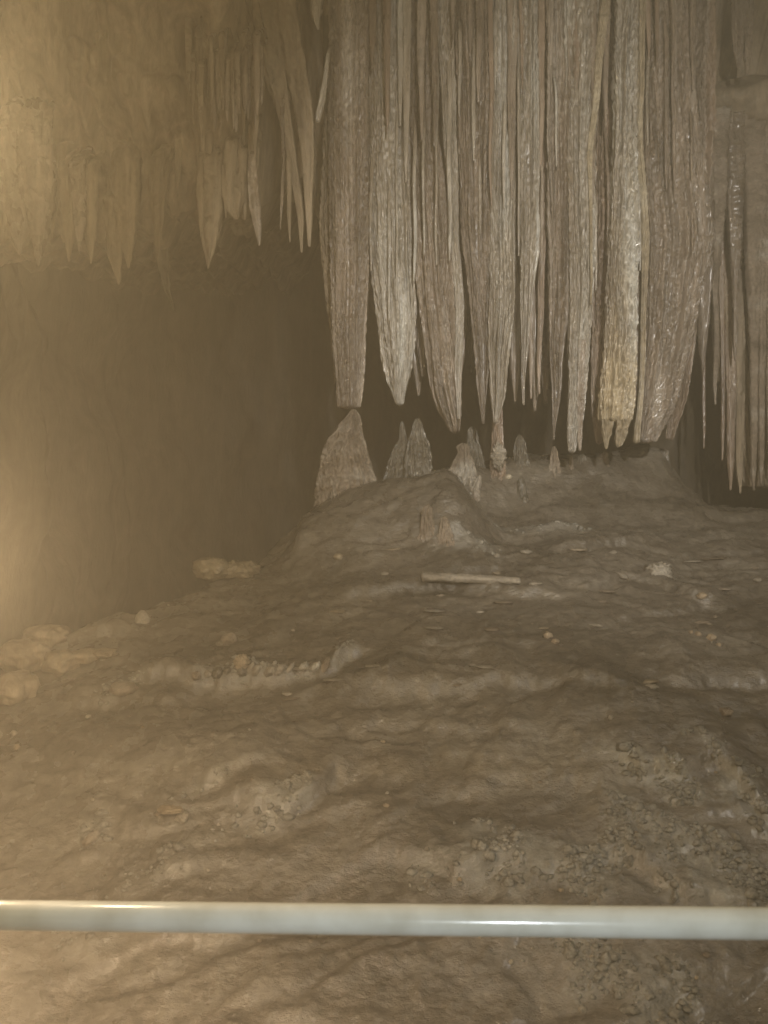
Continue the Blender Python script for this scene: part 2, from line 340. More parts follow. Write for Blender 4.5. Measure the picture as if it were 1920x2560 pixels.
# ------------------------------------------------------------------ stalactites and draperies
def hang(name, label, cat, rows, D, mat, group=None, thick=0.8, flute=0.16, ff=42.0, lean=0.0, seed=None, embed=0.0, nr=None, na=None, up=False, rough=0.09, converge=0.7, tmax=0.13, root=0.0, stain=None, spindle=0.0):
    """rows: (py, xl, xr) from top to bottom in photo pixels at distance D"""
    seed = seed if seed is not None else random.randint(1, 9999)
    rows = np.array(rows, float)
    z = CAMZ - (rows[:, 0] - CY) / FPX * D
    xl = (rows[:, 1] - CX) / FPX * D; xr = (rows[:, 2] - CX) / FPX * D
    L = abs(z[0] - z[-1]); wm = float(np.max(xr - xl)) / 2
    nr = nr or int(np.clip(L / 0.010, 14, 330)); na = na or int(np.clip(wm * 2 * 1300, 18, 240))
    # arc-length-like spacing, denser toward the last row
    t = np.linspace(0, 1, nr); zi = z[0] + (z[-1] - z[0]) * t
    o = np.argsort(z); xli = np.interp(zi, z[o], xl[o]); xri = np.interp(zi, z[o], xr[o])
    k = max(1, nr // 40) * 2 + 1
    if k > 1:
        ker = np.ones(k) / k
        xli = np.convolve(np.pad(xli, k // 2, 'edge'), ker, 'valid'); xri = np.convolve(np.pad(xri, k // 2, 'edge'), ker, 'valid')
    c = (xli + xri) / 2; w = np.maximum((xri - xli) / 2 * (1 - spindle * sm(.4, 0, t)), 0.002)
    a = np.linspace(0, 2 * np.pi, na, endpoint=False)
    ca, sa = np.cos(a)[None, :], np.sin(a)[None, :]
    # superellipse so wide curtains stay full
    e = 0.8
    cx_, sy_ = np.sign(ca) * np.abs(ca) ** e, np.sign(sa) * np.abs(sa) ** e
    th = np.minimum(w * thick, tmax)[:, None]
    W = w[:, None]; Z = np.broadcast_to(zi[:, None], (nr, na))
    q = cx_ * (wm * converge + W * (1 - converge))
    dep = sy_ * min(wm * thick, tmax)
    warp = 0.35 * pn(q * 8, Z * 1.2, seed * .37, 5)
    h = np.abs(pn(q * ff * 0.5 + warp, dep * ff * .5, Z * 0.45 + seed, 6)) * 1.3 + 0.6 * np.abs(pn(q * ff + warp * 1.5, dep * ff, Z * 0.8 + seed, 7)) + 0.45 * np.abs(pn(q * ff * 2.1 + warp * 3, dep * ff * 2.1, Z * 1.6 + seed, 12))
    bead = fbm(q * 55, dep * 55, Z * 26 + seed, 2, 8)
    scale = np.minimum(W, 0.06)
    d = scale * (flute * 4.4 * (h - 0.5)) + scale * rough * 2.4 * bead
    Xc = c[:, None] + cx_ * (W + d * 0.55)
    Yc = D - sy_ * (th + d * 1.6) + lean * (Z - z[0]) + root * sm(.42, 0, t)[:, None]
    wob = 0.012 * pn(Z * 2.2, seed * .7, 0, 9) * sm(0, .3, np.abs(Z - z[0]))
    Xc = Xc + wob
    V = np.stack([Xc, Yc, Z + 0 * Xc], -1).reshape(-1, 3)
    F = grid_faces(nr, na, True)
    # caps
    top = np.array([[c[0], D, z[0]]]); bot = np.array([[c[-1], D + lean * (z[-1] - z[0]), z[-1] + (-1 if z[-1] < z[0] else 1) * min(w[-1] * .7, .02)]])
    V = np.concatenate([V, top, bot]); n = len(V)
    j = np.arange(na); j2 = (j + 1) % na
    Ft = np.stack([j2, j, np.full(na, n - 2), np.full(na, n - 2)], -1)
    base = (nr - 1) * na
    Fb = np.stack([base + j, base + j2, np.full(na, n - 1), np.full(na, n - 1)], -1)
    me = bpy.data.meshes.new(name)
    org = np.array((c[0], D, z[0])) if not up else np.array((c[-1], D, z[-1]))
    VV = V - org
    faces = F.tolist() + Ft[:, :3].tolist() + Fb[:, :3].tolist()
    me.from_pydata(VV.tolist(), [], faces)
    me.polygons.foreach_set('use_smooth', np.ones(len(me.polygons), bool))
    if stain is not None:
        zs = CAMZ - (stain - CY) / FPX * D
        at = me.attributes.new('stain', 'FLOAT', 'POINT')
        at.data.foreach_set('value', np.clip(sm(zs + .45, zs - .35, VV[:, 2] + org[2]) * .8 + .3 * fbm(VV[:, 0] * 9, VV[:, 1] * 9, VV[:, 2] * 4, 3, 5), 0, 1).astype(np.float32))
    me.materials.append(mat)
    ob = bpy.data.objects.new(name, me); COL.objects.link(ob); ob.location = org
    return tag(ob, label, cat, group)

GB = 'large stalactites and draperies of the main curtain'
T = -560
main = [
 ('stalactite', 'thick rough cigar-shaped stalactite hanging right over the tall cone stalagmite', 'stalactite', M_drape, 5.55, .9,
   [(T,805,915),(0,828,912),(200,834,911),(400,832,912),(640,834,916),(760,832,914),(853,831,908),(950,838,905),(1000,842,901),(1018,850,894)], dict(ff=60, flute=.15, rough=.09, tmax=.16)),
 ('stalactite', 'dim smooth brown flank hanging just behind the left edge of the cigar-shaped stalactite', 'stalactite', M_mass, 5.72, .9,
   [(300,812,850),(600,806,850),(760,818,850),(853,828,850),(960,838,856)], dict(ff=26, flute=.1)),
 ('drapery', 'pale grey leaf-shaped drapery, second from the left, ending in two small tips', 'drapery', M_grey, 5.65, .8,
   [(T,905,1020),(0,922,1012),(181,926,1012),(362,922,1014),(600,930,1028),(781,943,1035),(889,957,1031),(962,975,1019),(1000,984,1008),(1009,996,1006)], dict(ff=48, flute=.2)),
 ('drapery', 'brown drapery whose left edge curves inward to a nub hanging lowest over the saddle', 'drapery', M_drape, 5.62, .6,
   [(T,1024,1090),(0,1026,1088),(300,1028,1084),(500,1036,1108),(600,1042,1125),(781,1049,1128),(889,1067,1140),(980,1074,1146),(1027,1093,1148),(1063,1121,1149),(1078,1133,1147)], dict(ff=42, flute=.22)),
 ('stalactite', 'thin glossy rib running down the right edge of the inward-curving drapery', 'stalactite', M_grey, 5.56, .9,
   [(T,1086,1130),(0,1092,1128),(300,1108,1134),(450,1121,1142),(600,1129,1147),(781,1138,1158),(925,1141,1156),(1000,1143,1153),(1047,1143,1148)], dict(ff=60, flute=.12)),
 ('stalactite', 'long brown beaded stalactite tapering to a fine ochre needle left of the shining-edged one', 'stalactite', M_drape, 5.6, .8,
   [(T,1140,1230),(0,1146,1222),(300,1152,1226),(600,1163,1222),(781,1180,1218),(889,1190,1224),(962,1196,1219),(1010,1201,1214),(1059,1205,1208)], dict(ff=46, flute=.2, rough=.09)),
 ('stalactite', 'stalactite with a wet shining right edge and a yellowish tip above the lumpy nodule', 'stalactite', M_grey, 5.58, .75,
   [(T,1226,1290),(0,1228,1284),(300,1232,1280),(600,1228,1278),(708,1226,1281),(781,1226,1279),(889,1223,1266),(998,1228,1259),(1040,1233,1246),(1056,1236,1240)], dict(ff=46, flute=.24)),
 ('stalactite', 'narrow two-ribbed blue-grey glossy stalactite left of the pair of hair-thin brown ones', 'stalactite', M_grey, 5.52, .9,
   [(T,1298,1342),(0,1302,1338),(300,1302,1338),(600,1302,1338),(745,1304,1328),(889,1304,1316),(980,1305,1312),(1012,1309,1313)], dict(ff=56, flute=.24)),
 ('stalactite', 'hair-thin red-brown stalactite touching the right side of the narrow blue-grey one', 'stalactite', M_red, 5.7, .9,
   [(200,1326,1345),(600,1326,1344),(745,1321,1331),(900,1322,1330),(996,1325,1329)], dict(ff=60)),
 ('stalactite', 'thin red-brown stalactite alone in the dark gap left of the needle-ended brown one', 'stalactite', M_red, 5.66, .9,
   [(100,1344,1368),(500,1346,1366),(700,1343,1358),(900,1344,1354),(985,1347,1351)], dict(ff=60)),
 ('stalactite', 'brown stalactite ending in one long needle just left of the broad pale flat one', 'stalactite', M_drape, 5.55, .85,
   [(T,1366,1412),(0,1370,1408),(300,1371,1412),(600,1377,1416),(781,1374,1414),(889,1376,1405),(998,1381,1398),(1060,1384,1391),(1099,1386,1388)], dict(ff=50, flute=.22)),
 ('drapery', 'broad flat pale olive-grey drapery ending in a glossy double tip', 'drapery', M_grey, 5.52, .55,
   [(T,1416,1505),(0,1420,1498),(250,1422,1486),(400,1424,1478),(600,1425,1478),(781,1427,1478),(889,1424,1474),(998,1424,1463),(1060,1421,1458),(1110,1420,1440),(1128,1423,1436)], dict(ff=34, flute=.12, rough=.1)),
 ('stalactite', 'small glossy tip hanging beside the double tip of the broad olive-grey drapery', 'stalactite', M_drape, 5.5, .9,
   [(850,1446,1466),(998,1444,1462),(1100,1443,1456),(1126,1447,1453)], dict(ff=60)),
 ('stalactite', 'pale slanting rib leaning in from the top along the right edge of the olive-grey drapery', 'stalactite', M_ochre, 5.44, .9,
   [(T,1560,1590),(0,1502,1524),(120,1492,1508),(250,1483,1496),(370,1470,1481),(480,1473,1480),(640,1474,1480),(760,1476,1480)], dict(ff=50, flute=.1)),
 ('stalactite', 'dull brown stalactite with a blunt end filling the slot left of the cream mitten-shaped one', 'stalactite', M_red, 5.68, .7,
   [(T,1490,1545),(0,1498,1548),(400,1494,1536),(700,1486,1530),(853,1480,1514),(980,1479,1505),(1080,1484,1506),(1106,1492,1505)], dict(ff=34, flute=.2, rough=.12)),
 ('drapery', 'cream and ochre mitten-shaped drapery with a cracked lumpy end split into two fingers', 'drapery', M_grey, 5.44, .75,
   [(T,1545,1590),(0,1547,1588),(300,1542,1582),(450,1532,1578),(600,1527,1586),(781,1515,1584),(889,1510,1583),(962,1503,1584),(1034,1499,1578),(1050,1503,1574)], dict(ff=30, flute=.16, rough=.14, stain=900)),
 ('drapery', 'very wide brown curtain drapery, its curved right edge sweeping down left', 'drapery', M_drape, 5.6, .3,
   [(T,1592,1700),(0,1596,1702),(300,1590,1718),(450,1592,1745),(600,1600,1768),(700,1598,1752),(781,1595,1740),(889,1591,1718),(962,1588,1707),(1034,1586,1685),(1070,1586,1656),(1090,1587,1640),(1103,1590,1628)], dict(ff=36, flute=.2, tmax=.1)),
 ('drapery', 'narrow brown curtain edge peeking out behind the curved right edge of the very wide drapery', 'drapery', M_red, 5.8, .4,
   [(T,1705,1778),(0,1708,1776),(300,1712,1776),(600,1716,1766),(752,1712,1742),(900,1690,1724),(998,1674,1711),(1050,1668,1700),(1095,1668,1682)], dict(ff=40, flute=.2)),
 ('stalactite', 'thin wet shining rib hanging down the left edge of the very wide curtain drapery', 'stalactite', M_ochre, 5.48, .9,
   [(T,1592,1618),(0,1592,1612),(300,1590,1604),(600,1606,1622),(781,1604,1616),(998,1598,1610),(1060,1586,1600),(1105,1583,1598)], dict(ff=60)),
]
for nm, lb, ct, mt, D, th, rows, kw in main:
    rows = [(y, x0 - (x1 - x0) * g, x1 + (x1 - x0) * g) for y, x0, x1 in rows for g in [0.12 * float(sm(880, 350, y))]]
    hang(nm, lb, ct, rows, D, mt, GB, thick=th, **kw)
# fingers of the mitten belong to it
mit = [o for o in bpy.data.objects if o.get('label', '').startswith('cream and ochre')][0]
for rows in ([(1020,1501,1536),(1060,1505,1533),(1090,1509,1526),(1112,1511,1519),(1121,1513,1518)], [(1020,1538,1577),(1060,1539,1573),(1090,1537,1564),(1110,1536,1556),(1114,1538,1550)]):
    f = hang('finger', None, None, rows, 5.42, M_ochre, None, thick=.8, ff=30, flute=.14, rough=.2)
    f.parent = mit; f.location = f.location - mit.location
    for k in ('label', 'category', 'group'):
        if k in f: del f[k]

NEAR = [(875, 'the cigar-shaped stalactite'), (975, 'the pale leaf-shaped drapery'), (1085, 'the inward-curving brown drapery'), (1195, 'the ochre-needle stalactite'), (1255, 'the shining-edged stalactite'),
        (1320, 'the two-ribbed blue-grey stalactite'), (1390, 'the needle-ended brown stalactite'), (1450, 'the broad olive-grey drapery'), (1540, 'the cream mitten drapery'), (1670, 'the very wide curtain drapery'), (1790, 'the far right-hand group')]
ORD = 'first second third fourth fifth sixth seventh eighth ninth tenth eleventh twelfth thirteenth fourteenth fifteenth sixteenth seventeenth eighteenth nineteenth twentieth twenty-first twenty-second twenty-third twenty-fourth twenty-fifth twenty-sixth twenty-seventh twenty-eighth twenty-ninth thirtieth'.split()
ORD += ['thirty-' + a for a in ORD[:9]] + ['fortieth'] + ['forty-' + a for a in ORD[:9]] + ['fiftieth'] + ['fifty-' + a for a in ORD[:9]]
def relabel(objs, fmt):
    b = {}
    for o in objs:
        px = CX + o.location.x / o.location.y * FPX
        n = min(NEAR, key=lambda q: abs(q[0] - px))[1]; b.setdefault(n, []).append((px, o))
    for n, l in b.items():
        l.sort(key=lambda q: q[0])
        for i, (_, o) in enumerate(l):
            w = '' if len(l) == 1 else ({0: 'left ', 1: 'right '}[i] if len(l) == 2 else ORD[i] + ' from left, ')
            o['label'] = (w + fmt + ' ' + n).strip()
def relabel_row(objs, fmt):
    for i, o in enumerate(sorted(objs, key=lambda o: o.location.x / o.location.y)): o['label'] = fmt % ORD[i]
def grp(g): return [o for o in bpy.data.objects if o.get('group') == g]

# back row filling the gaps (dim, further back)
rng = random.Random(5)
for k in range(34):
    x = 845 + k * 27.5 + rng.uniform(-8, 8)
    y1 = rng.uniform(560, 900) if x < 1040 else rng.uniform(870, 1040)
    w = rng.uniform(10, 19)
    if x < 925: y1 = rng.uniform(430, 640)
    D = rng.uniform(5.74, 5.98)
    hang('stalactite', 'dim brown stalactite in the back row, glimpsed between the large draperies', 'stalactite',
         [(T, x - w * 2.4, x + w * 2.4), (350, x - w * 2.0, x + w * 2.0), (y1 - 250, x - w * 1.5, x + w * 1.5), (y1 - 80, x - w * .85, x + w * .85), (y1, x - 2, x + 2)], D,
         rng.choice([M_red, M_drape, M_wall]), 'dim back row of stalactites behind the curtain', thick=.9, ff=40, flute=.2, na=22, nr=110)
# small ribs laid on the curtain higher up, ending in points part of the way down
for k in range(26):
    x = 850 + k * 35 + rng.uniform(-14, 14); y1 = rng.uniform(90, 560); w = rng.uniform(5, 10)
    hang('stalactite', 'small fluted rib high on the curtain, ending in a point part of the way down', 'stalactite',
         [(T, x - w * 2, x + w * 2), (y1 - 260, x - w * 1.2, x + w * 1.2), (y1 - 60, x - w * .7, x + w * .7), (y1, x - 1.5, x + 1.5)], rng.uniform(5.42, 5.54),
         rng.choice([M_drape, M_drape, M_red, M_grey]), 'short ribs high on the curtain', thick=.9, ff=50, flute=.15, na=18, nr=90)

# thin wet ribs running down the face of the curtain
for k in range(30):
    x = 850 + k * 30 + rng.uniform(-12, 12); y0 = rng.uniform(-100, 420); y1 = rng.uniform(y0 + 250, 840); w = rng.uniform(3, 6.5)
    hang('stalactite', 'x', 'stalactite', [(y0, x - w * .5, x + w * .5), (y0 + 120, x - w, x + w), ((y0 + y1) / 2, x - w, x + w), (y1 - 60, x - w * .8, x + w * .8), (y1, x - 1.5, x + 1.5)], rng.uniform(5.475, 5.51),
         rng.choice([M_grey, M_drape, M_grey]), 'thin wet ribs on the face of the curtain', thick=.9, ff=50, flute=.1, na=16, nr=110, root=.12, spindle=.5)
# far right group, further away
ledge_rows = []
GR = 'slender stalactites hanging from the ledge at the right edge'
for (x, y0, y1, w0, w1, lb, mt) in [
    (1759, 340, 1120, 9, 4, 'dim thread-thin stalactite first from the left in the far right-hand group', M_red),
    (1788, 340, 1010, 12, 5, 'broad-topped stalactite with a notch, second from the left in the far right-hand group', M_stag),
    (1806, 340, 1150, 9, 4, 'thin dull stalactite third from the left in the far right-hand group', M_red),
    (1838, 350, 900, 12, 5, 'blue-white glossy slender stalactite ending early in the far right-hand group', M_drape),
    (1826, 500, 1225, 11, 8, 'long faint stalactite reaching low behind the blue-white one', M_red),
    (1850, 500, 1232, 10, 9, 'long faint grey stalactite with a blunt low end in the far right-hand group', M_mass),
    (1884, 350, 1226, 15, 7, 'V-topped long stalactite narrowing to a wet line near the right edge', M_stag),
    (1904, 350, 1210, 12, 7, 'long stalactite just inside the right edge of the view', M_stag),
    (1926, 350, 1180, 12, 8, 'wet long stalactite cut off by the right edge of the view', M_stag),
    (1955, 350, 1150, 12, 8, None, None)]:
    if lb is None: continue
    w0 *= 1.45; w1 *= 1.25
    hang('stalactite', lb, 'stalactite', [(y0 - 60, x - w0 * 1.8, x + w0 * 1.8), (y0 + 60, x - w0 * 1.5, x + w0 * 1.5), (y0 + 300, x - w0 * .8, x + w0 * .8), ((y0 + y1) / 2 + 60, x - w1 * 1.1, x + w1 * 1.1), (y1 - 60, x - w1 * .8, x + w1 * .8), (y1, x - 2, x + 2)],
         6.15 + (0.2 if mt in (M_red, M_mass) else 0), mt, GR, thick=.9, flute=.12, ff=50, na=20)

hang('drapery', 'broad dim fluted curtain under the ledge, behind the far right-hand stalactites', 'drapery', [(270,1760,2060),(500,1768,2060),(760,1776,2050),(960,1800,2040),(1080,1830,2030),(1180,1850,2010),(1215,1870,1990)], 6.42, M_mass, None, thick=.3, flute=.26, ff=44, tmax=.10)
# curtains above the ledge at the far right
for (x, y1, w, lb) in [(1845, 170, 16, 'short pale stalactite pair-mate on the left above the rounded ledge'), (1868, 185, 12, 'short pale stalactite on the right above the rounded ledge'),
                       (1740, 700, 20, 'brown stalactite between the very wide drapery and the far right-hand group')]:
    hang('stalactite', lb, 'stalactite', [(T, x - w * 1.4, x + w * 1.4), (y1 - 200, x - w, x + w), (y1 - 50, x - w * .7, x + w * .7), (y1, x - 3, x + 3)], 5.75, M_drape, None, thick=.8, ff=45)

# ------------------------------------------------------------------ left hanging mass
GL = 'stalactites hanging from the lumpy rock on the left'
leftlist = [
 (5.25, 'long slanting blade stalactite leaning right, its tip beside a twin tip', [(T,520,660),(0,590,690),(116,640,712),(260,688,722),(400,722,742),(540,742,757),(600,748,757),(631,753,756)], M_mass),
 (5.22, 'second slanting blade stalactite, next to the drapery wall, ending in a hooked tip', [(T,640,740),(0,680,740),(116,706,758),(300,742,784),(420,758,784),(540,766,780),(600,768,777),(616,771,775)], M_mass),
 (5.2, 'thin pale stalactite rod left of the slanting blades', [(60,694,722),(230,700,712),(400,704,712),(500,702,712),(573,699,702)], M_drape),
 (5.2, 'tiny spike between the thin rod and the slanting blades', [(470,714,730),(540,719,728),(605,724,727)], M_mass),
 (5.3, 'pale flat blade that slants down left beside the drapery wall with a square end', [(20,820,832),(104,819,828),(200,808,820),(250,799,815),(290,790,805),(304,790,800)], M_grey),
 (5.25, 'pale pointed tooth at the very top beside the drapery wall', [(T,765,815),(0,777,804),(40,781,801),(60,789,798),(73,795,798)], M_grey),
 (5.1, 'dagger stalactite with a wide shoulder below the rough knob', [(430,488,560),(500,492,552),(560,500,548),(620,508,538),(655,516,526),(671,519,522)], M_mass),
 (5.1, 'stubby lump stalactite just right of the wide dagger', [(440,560,612),(500,562,610),(530,572,602),(547,588,598)], M_mass),
 (5.1, 'slim dagger stalactite hanging free, right of the stubby lump', [(440,618,640),(500,624,652),(560,632,651),(600,640,649),(613,644,647)], M_drape),
 (5.05, 'slim curved dagger at the left side of the small arch', [(440,372,440),(510,378,415),(570,385,407),(630,391,401),(654,394,397)], M_mass),
 (5.0, 'broad blunt-pointed stalactite hanging left of the curved dagger', [(430,265,360),(520,280,345),(600,296,336),(650,312,328),(671,319,323)], M_mass),
 (4.98, 'faint drooping point lowest of the left-hand fringe', [(560,255,310),(640,272,306),(690,290,303),(712,296,299)], M_mass),
 (4.95, 'faint short point between the two broad stalactites of the left-hand fringe', [(480,205,250),(580,218,240),(640,224,232),(660,226,229)], M_mass),
 (4.9, 'small spike in the left-hand fringe with a pink-brown root', [(470,170,215),(560,185,208),(610,194,203),(631,197,200)], M_drape),
 (4.9, 'narrow spike right of the broad far-left stalactite', [(470,140,180),(580,156,180),(630,166,176),(654,171,174)], M_mass),
 (4.8, 'broad pale fluted stalactite at far left with a long tapering point', [(300,30,130),(440,50,132),(540,70,120),(600,82,114),(640,90,106),(663,97,100)], M_drape),
 (4.8, 'short blunt stalactite nearest the left edge of the view', [(320,-30,60),(500,10,68),(580,30,66),(637,50,54)], M_drape),
 (4.95, 'free-hanging spike high on the left-hand rock face, pointing straight down', [(0,225,275),(100,238,286),(170,262,288),(210,274,282),(229,278,280)], M_mass),
 (4.95, 'short plump spike high on the left-hand rock face, right of the longer one', [(-60,310,360),(30,318,356),(90,328,350),(133,339,343)], M_mass),
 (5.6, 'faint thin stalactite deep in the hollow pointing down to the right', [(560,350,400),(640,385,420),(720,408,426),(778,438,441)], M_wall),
]
for D, lb, rows, mt in leftlist:
    if rows[0][0] > 200: rows = [(rows[0][0] - 190, rows[0][1] * .6 + rows[0][2] * .4, rows[0][1] * .4 + rows[0][2] * .6), (rows[0][0] - 60, rows[0][1] * .9 + rows[0][2] * .1, rows[0][1] * .1 + rows[0][2] * .9)] + rows[1:]
    hang('stalactite', lb, 'stalactite', rows, D, mt, GL, thick=.85, flute=.16, ff=34, na=36, root=.30, spindle=.3, rough=.10)
# comb of small spikes
for k in range(22):
    x = 470 + k * 8.6 + rng.uniform(-3, 3); y1 = 215 + 90 * rng.random() + (k % 5) * 12; w = rng.uniform(4, 9)
    hang('stalactite', 'small spike of the comb hanging under the brow above the rough knob', 'stalactite', [(y1 - 240 - rng.random() * 80, x - w * 1.3 - 4, x + w * 1.3 - 4), (y1 - 50, x - w * .9, x + w * .9), (y1 - 12, x - w * .5, x + w * .5), (y1, x - 1, x + 1)],
         rng.uniform(4.75, 4.95), M_drape, 'comb of small spikes on the left rock face', thick=.9, na=14, nr=40, root=.3, spindle=.8)
_lx = [-400, 0, 60, 130, 200, 260, 330, 375, 400, 440, 480, 500, 550, 575, 615, 660, 800]; _ly = [600, 590, 585, 560, 590, 600, 585, 550, 525, 505, 480, 540, 535, 500, 540, 490, 500]
for k in range(58):
    x = rng.uniform(0, 650); y1 = rng.uniform(330, 560) if x > 330 else rng.uniform(280, 600); w = rng.uniform(5, 12)
    if k > 20: y1 = float(np.interp(x, _lx, _ly)) + rng.uniform(-25, 42); w = rng.uniform(5, 14)
    hang('stalactite', 'short stalactite crowding the lumpy rock face on the left', 'stalactite', [(y1 - rng.uniform(170, 300), x - w * 1.2, x + w * 1.2), (y1 - 90, x - w * 1.1, x + w * 1.1), (y1 - 25, x - w * .5, x + w * .5), (y1, x - 1.5, x + 1.5)],
         5.10 - .15 * (x < 200) + rng.uniform(-.05, .1), M_mass, 'short stalactites crowding the left rock face', thick=.9, na=18, nr=50, root=.35, spindle=.8)

# ------------------------------------------------------------------ lumps / rocks
def blob(name, label, cat, px, py, wpx, hpx, mat, group=None, D=None, amp=.22, f=3.0, depth=1.0, res=26, rot=0.0, sink=.25, seed=None, sq=1.0, dz=0):
    seed = seed if seed is not None else rng.randint(1, 9999)
    if D is None:
        x, D, z = onfloor(px, py + hpx * .5, detail=True); z = CAMZ - (py - CY) / FPX * D
    x, _, z = P(px, py, D); z += dz
    rx, rz = wpx / FPX * D / 2, hpx / FPX * D / 2
    th = np.linspace(0, np.pi, res); ph = np.linspace(0, 2 * np.pi, res * 2, endpoint=False)
    TH, PH = np.meshgrid(th, ph, indexing='ij')
    n = np.stack([np.sin(TH) * np.cos(PH), np.sin(TH) * np.sin(PH), np.cos(TH)], -1)
    if sq != 1: n = np.sign(n) * np.abs(n) ** sq
    q = fbm(n[..., 0] * f * .4 + seed, n[..., 1] * f * .4, n[..., 2] * f * .4, 3, 13, .4)
    d = 1 + min(amp, .5) * .8 * (q if f < 5 else 1.4 * (np.abs(q) - .25))
    V = n * d[..., None] * np.array([rx, rx * depth, rz])
    c, s = math.cos(rot), math.sin(rot)
    X = V[..., 0] * c - V[..., 2] * s; Z = V[..., 0] * s + V[..., 2] * c
    V = np.stack([X, V[..., 1], Z], -1).reshape(-1, 3) + np.array([x, D, z])
    o = mesh_obj(name, V, grid_faces(res, res * 2, True), mat, origin=(x, D, z - rz))
    return tag(o, label, cat, group)

# stalagmites (given as rows top to bottom, at distance D, sunk into the floor)
def stag(label, rows, D, mat, **kw):
    kw.setdefault('thick', .95); kw.setdefault('flute', .10); kw.setdefault('rough', .12); kw.setdefault('ff', 26); kw.setdefault('tmax', .4)
    grp = kw.pop('grp', 'stalagmites on the crest under the draperies')
    if D is None: D = onfloor((rows[-1][1] + rows[-1][2]) / 2, rows[-1][0])[1]
    r = [rows[0]] + list(rows[1:]); ly = rows[-1]
    wq = ly[2] - ly[1]; c0 = (r[0][1] + r[0][2]) / 2; H = ly[0] - r[0][0]; hw = (r[2][2] - r[2][1]) / 2 * .62; r = [(r[0][0], c0 - 1.5, c0 + 1.5), (r[0][0] + .02 * H, c0 - .5 * hw, c0 + .5 * hw), (r[0][0] + .06 * H, c0 - .8 * hw, c0 + .8 * hw)] + [q for q in r[1:] if q[0] > r[0][0] + .12 * H]; r.append((ly[0] + 14, ly[1] - .12 * wq, ly[2] + .12 * wq)); r.append((ly[0] + 150, ly[1] - .22 * wq, ly[2] + .22 * wq))
    return hang('stalagmite', label, 'stalagmite', r, D, mat, grp, up=True, **kw)
stag('tall pale cone stalagmite standing directly under the cigar-shaped stalactite', [(1023,880,888),(1030,868,892),(1050,840,896),(1106,818,908),(1142,806,919),(1170,802,926),(1197,794,937),(1258,789,948),(1275,786,952)], 5.5, M_stag, rough=.26, flute=.04)
stag('dark wet bullet-shaped stalagmite with white glints right of the tall cone', [(1046,1042,1046),(1070,1032,1056),(1106,1022,1068),(1142,1014,1078),(1178,1014,1078),(1215,1014,1078),(1240,1012,1080)], 5.75, M_wet)
stag('small knob-topped stalagmite between the tall cone and the wet bullet-shaped one', [(1054,1000,1010),(1090,1000,1014),(1104,996,1018),(1130,978,1026),(1180,966,1034),(1240,950,1040)], 5.9, M_wet)
stag('crooked leaning stalagmite with a ridged left edge on the saddle', [(1108,1152,1162),(1130,1146,1172),(1180,1122,1190),(1215,1100,1196),(1240,1080,1200)], 5.8, M_stag)
stag('faint grey stalagmite behind the crooked leaning one', [(1066,1174,1186),(1100,1168,1194),(1140,1164,1204),(1180,1156,1214)], 6.05, M_wet)
stag('smooth grey cone stalagmite right of the lumpy nodule', [(1087,1294,1304),(1105,1288,1312),(1142,1284,1317),(1180,1276,1326),(1205,1268,1332)], 5.95, M_wet)
stag('little pale stub stalagmite under the needle-ended brown stalactite', [(1116,1381,1389),(1135,1376,1394),(1164,1373,1397),(1175,1370,1400)], 5.9, M_stag)
stag('thin finger stalagmite under the broad olive-grey drapery', [(1138,1424,1432),(1160,1423,1433),(1185,1420,1437)], 5.9, M_stag)
stag('squat grey stalagmite just right of the thin finger one', [(1135,1450,1458),(1150,1444,1464),(1180,1440,1470)], 5.95, M_wet)
stag('small pointed stalagmite under the mitten-shaped drapery', [(1128,1510,1516),(1145,1502,1520),(1165,1494,1524),(1185,1486,1532)], 5.95, M_stag)
stag('broad dim cone stalagmite under the very wide drapery, the left one', [(1128,1590,1606),(1150,1575,1620),(1190,1560,1635),(1215,1550,1645)], 6.1, M_floor)
stag('broad dim cone stalagmite under the very wide drapery, the right one', [(1122,1640,1655),(1150,1625,1668),(1200,1605,1690)], 6.15, M_floor)
stag('short pink-brown stub stalagmite in front of the crest', [(1260,1062,1076),(1270,1056,1082),(1300,1052,1085),(1325,1050,1088)], None, M_stag, flute=.02, grp='stub stalagmites in front of the crest')
stag('lower knobby stub stalagmite right of the pink-brown one', [(1290,1106,1116),(1300,1102,1122),(1330,1096,1130)], None, M_stag, flute=.02, grp='stub stalagmites in front of the crest')
stag('tan finger-like stalagmite leaning right on the slope of the crest', [(1188,1194,1204),(1205,1186,1206),(1225,1178,1200)], None, M_stag, grp='stub stalagmites in front of the crest')
stag('faint yellowish stub stalagmite on the slope below the smooth grey cone', [(1192,1298,1308),(1210,1295,1313),(1235,1292,1317)], None, M_wet, grp='stub stalagmites in front of the crest')
stag('small rounded white stalagmite standing alone on the left crest of the floor', [(1526,348,364),(1532,342,370),(1550,338,375),(1575,336,376)], 4.38, M_pale, flute=.02, rough=.05, grp='stalagmites on the left crest')
# stub column and lumpy nodule
stag('dim stub column joining the ceiling drip to the lumpy nodule', [(1000,1236,1252),(1030,1232,1256),(1080,1230,1256),(1120,1228,1258)], 5.85, M_red)
nod = blob('nodule_cluster', 'pale yellowish lumpy nodule cluster on the crest right below the shining-edged stalactite', 'rock', 1246, 1140, 34, 60, M_pale, D=5.78, amp=.9, f=7, res=40)
# ledge at far right
led = blob('rock_ledge', 'rounded olive-brown rock ledge from which the far right-hand stalactites hang', 'rock', 1900, 290, 330, 170, M_mass, D=6.35, amp=.25, f=3, depth=.7, res=60, sq=.85)

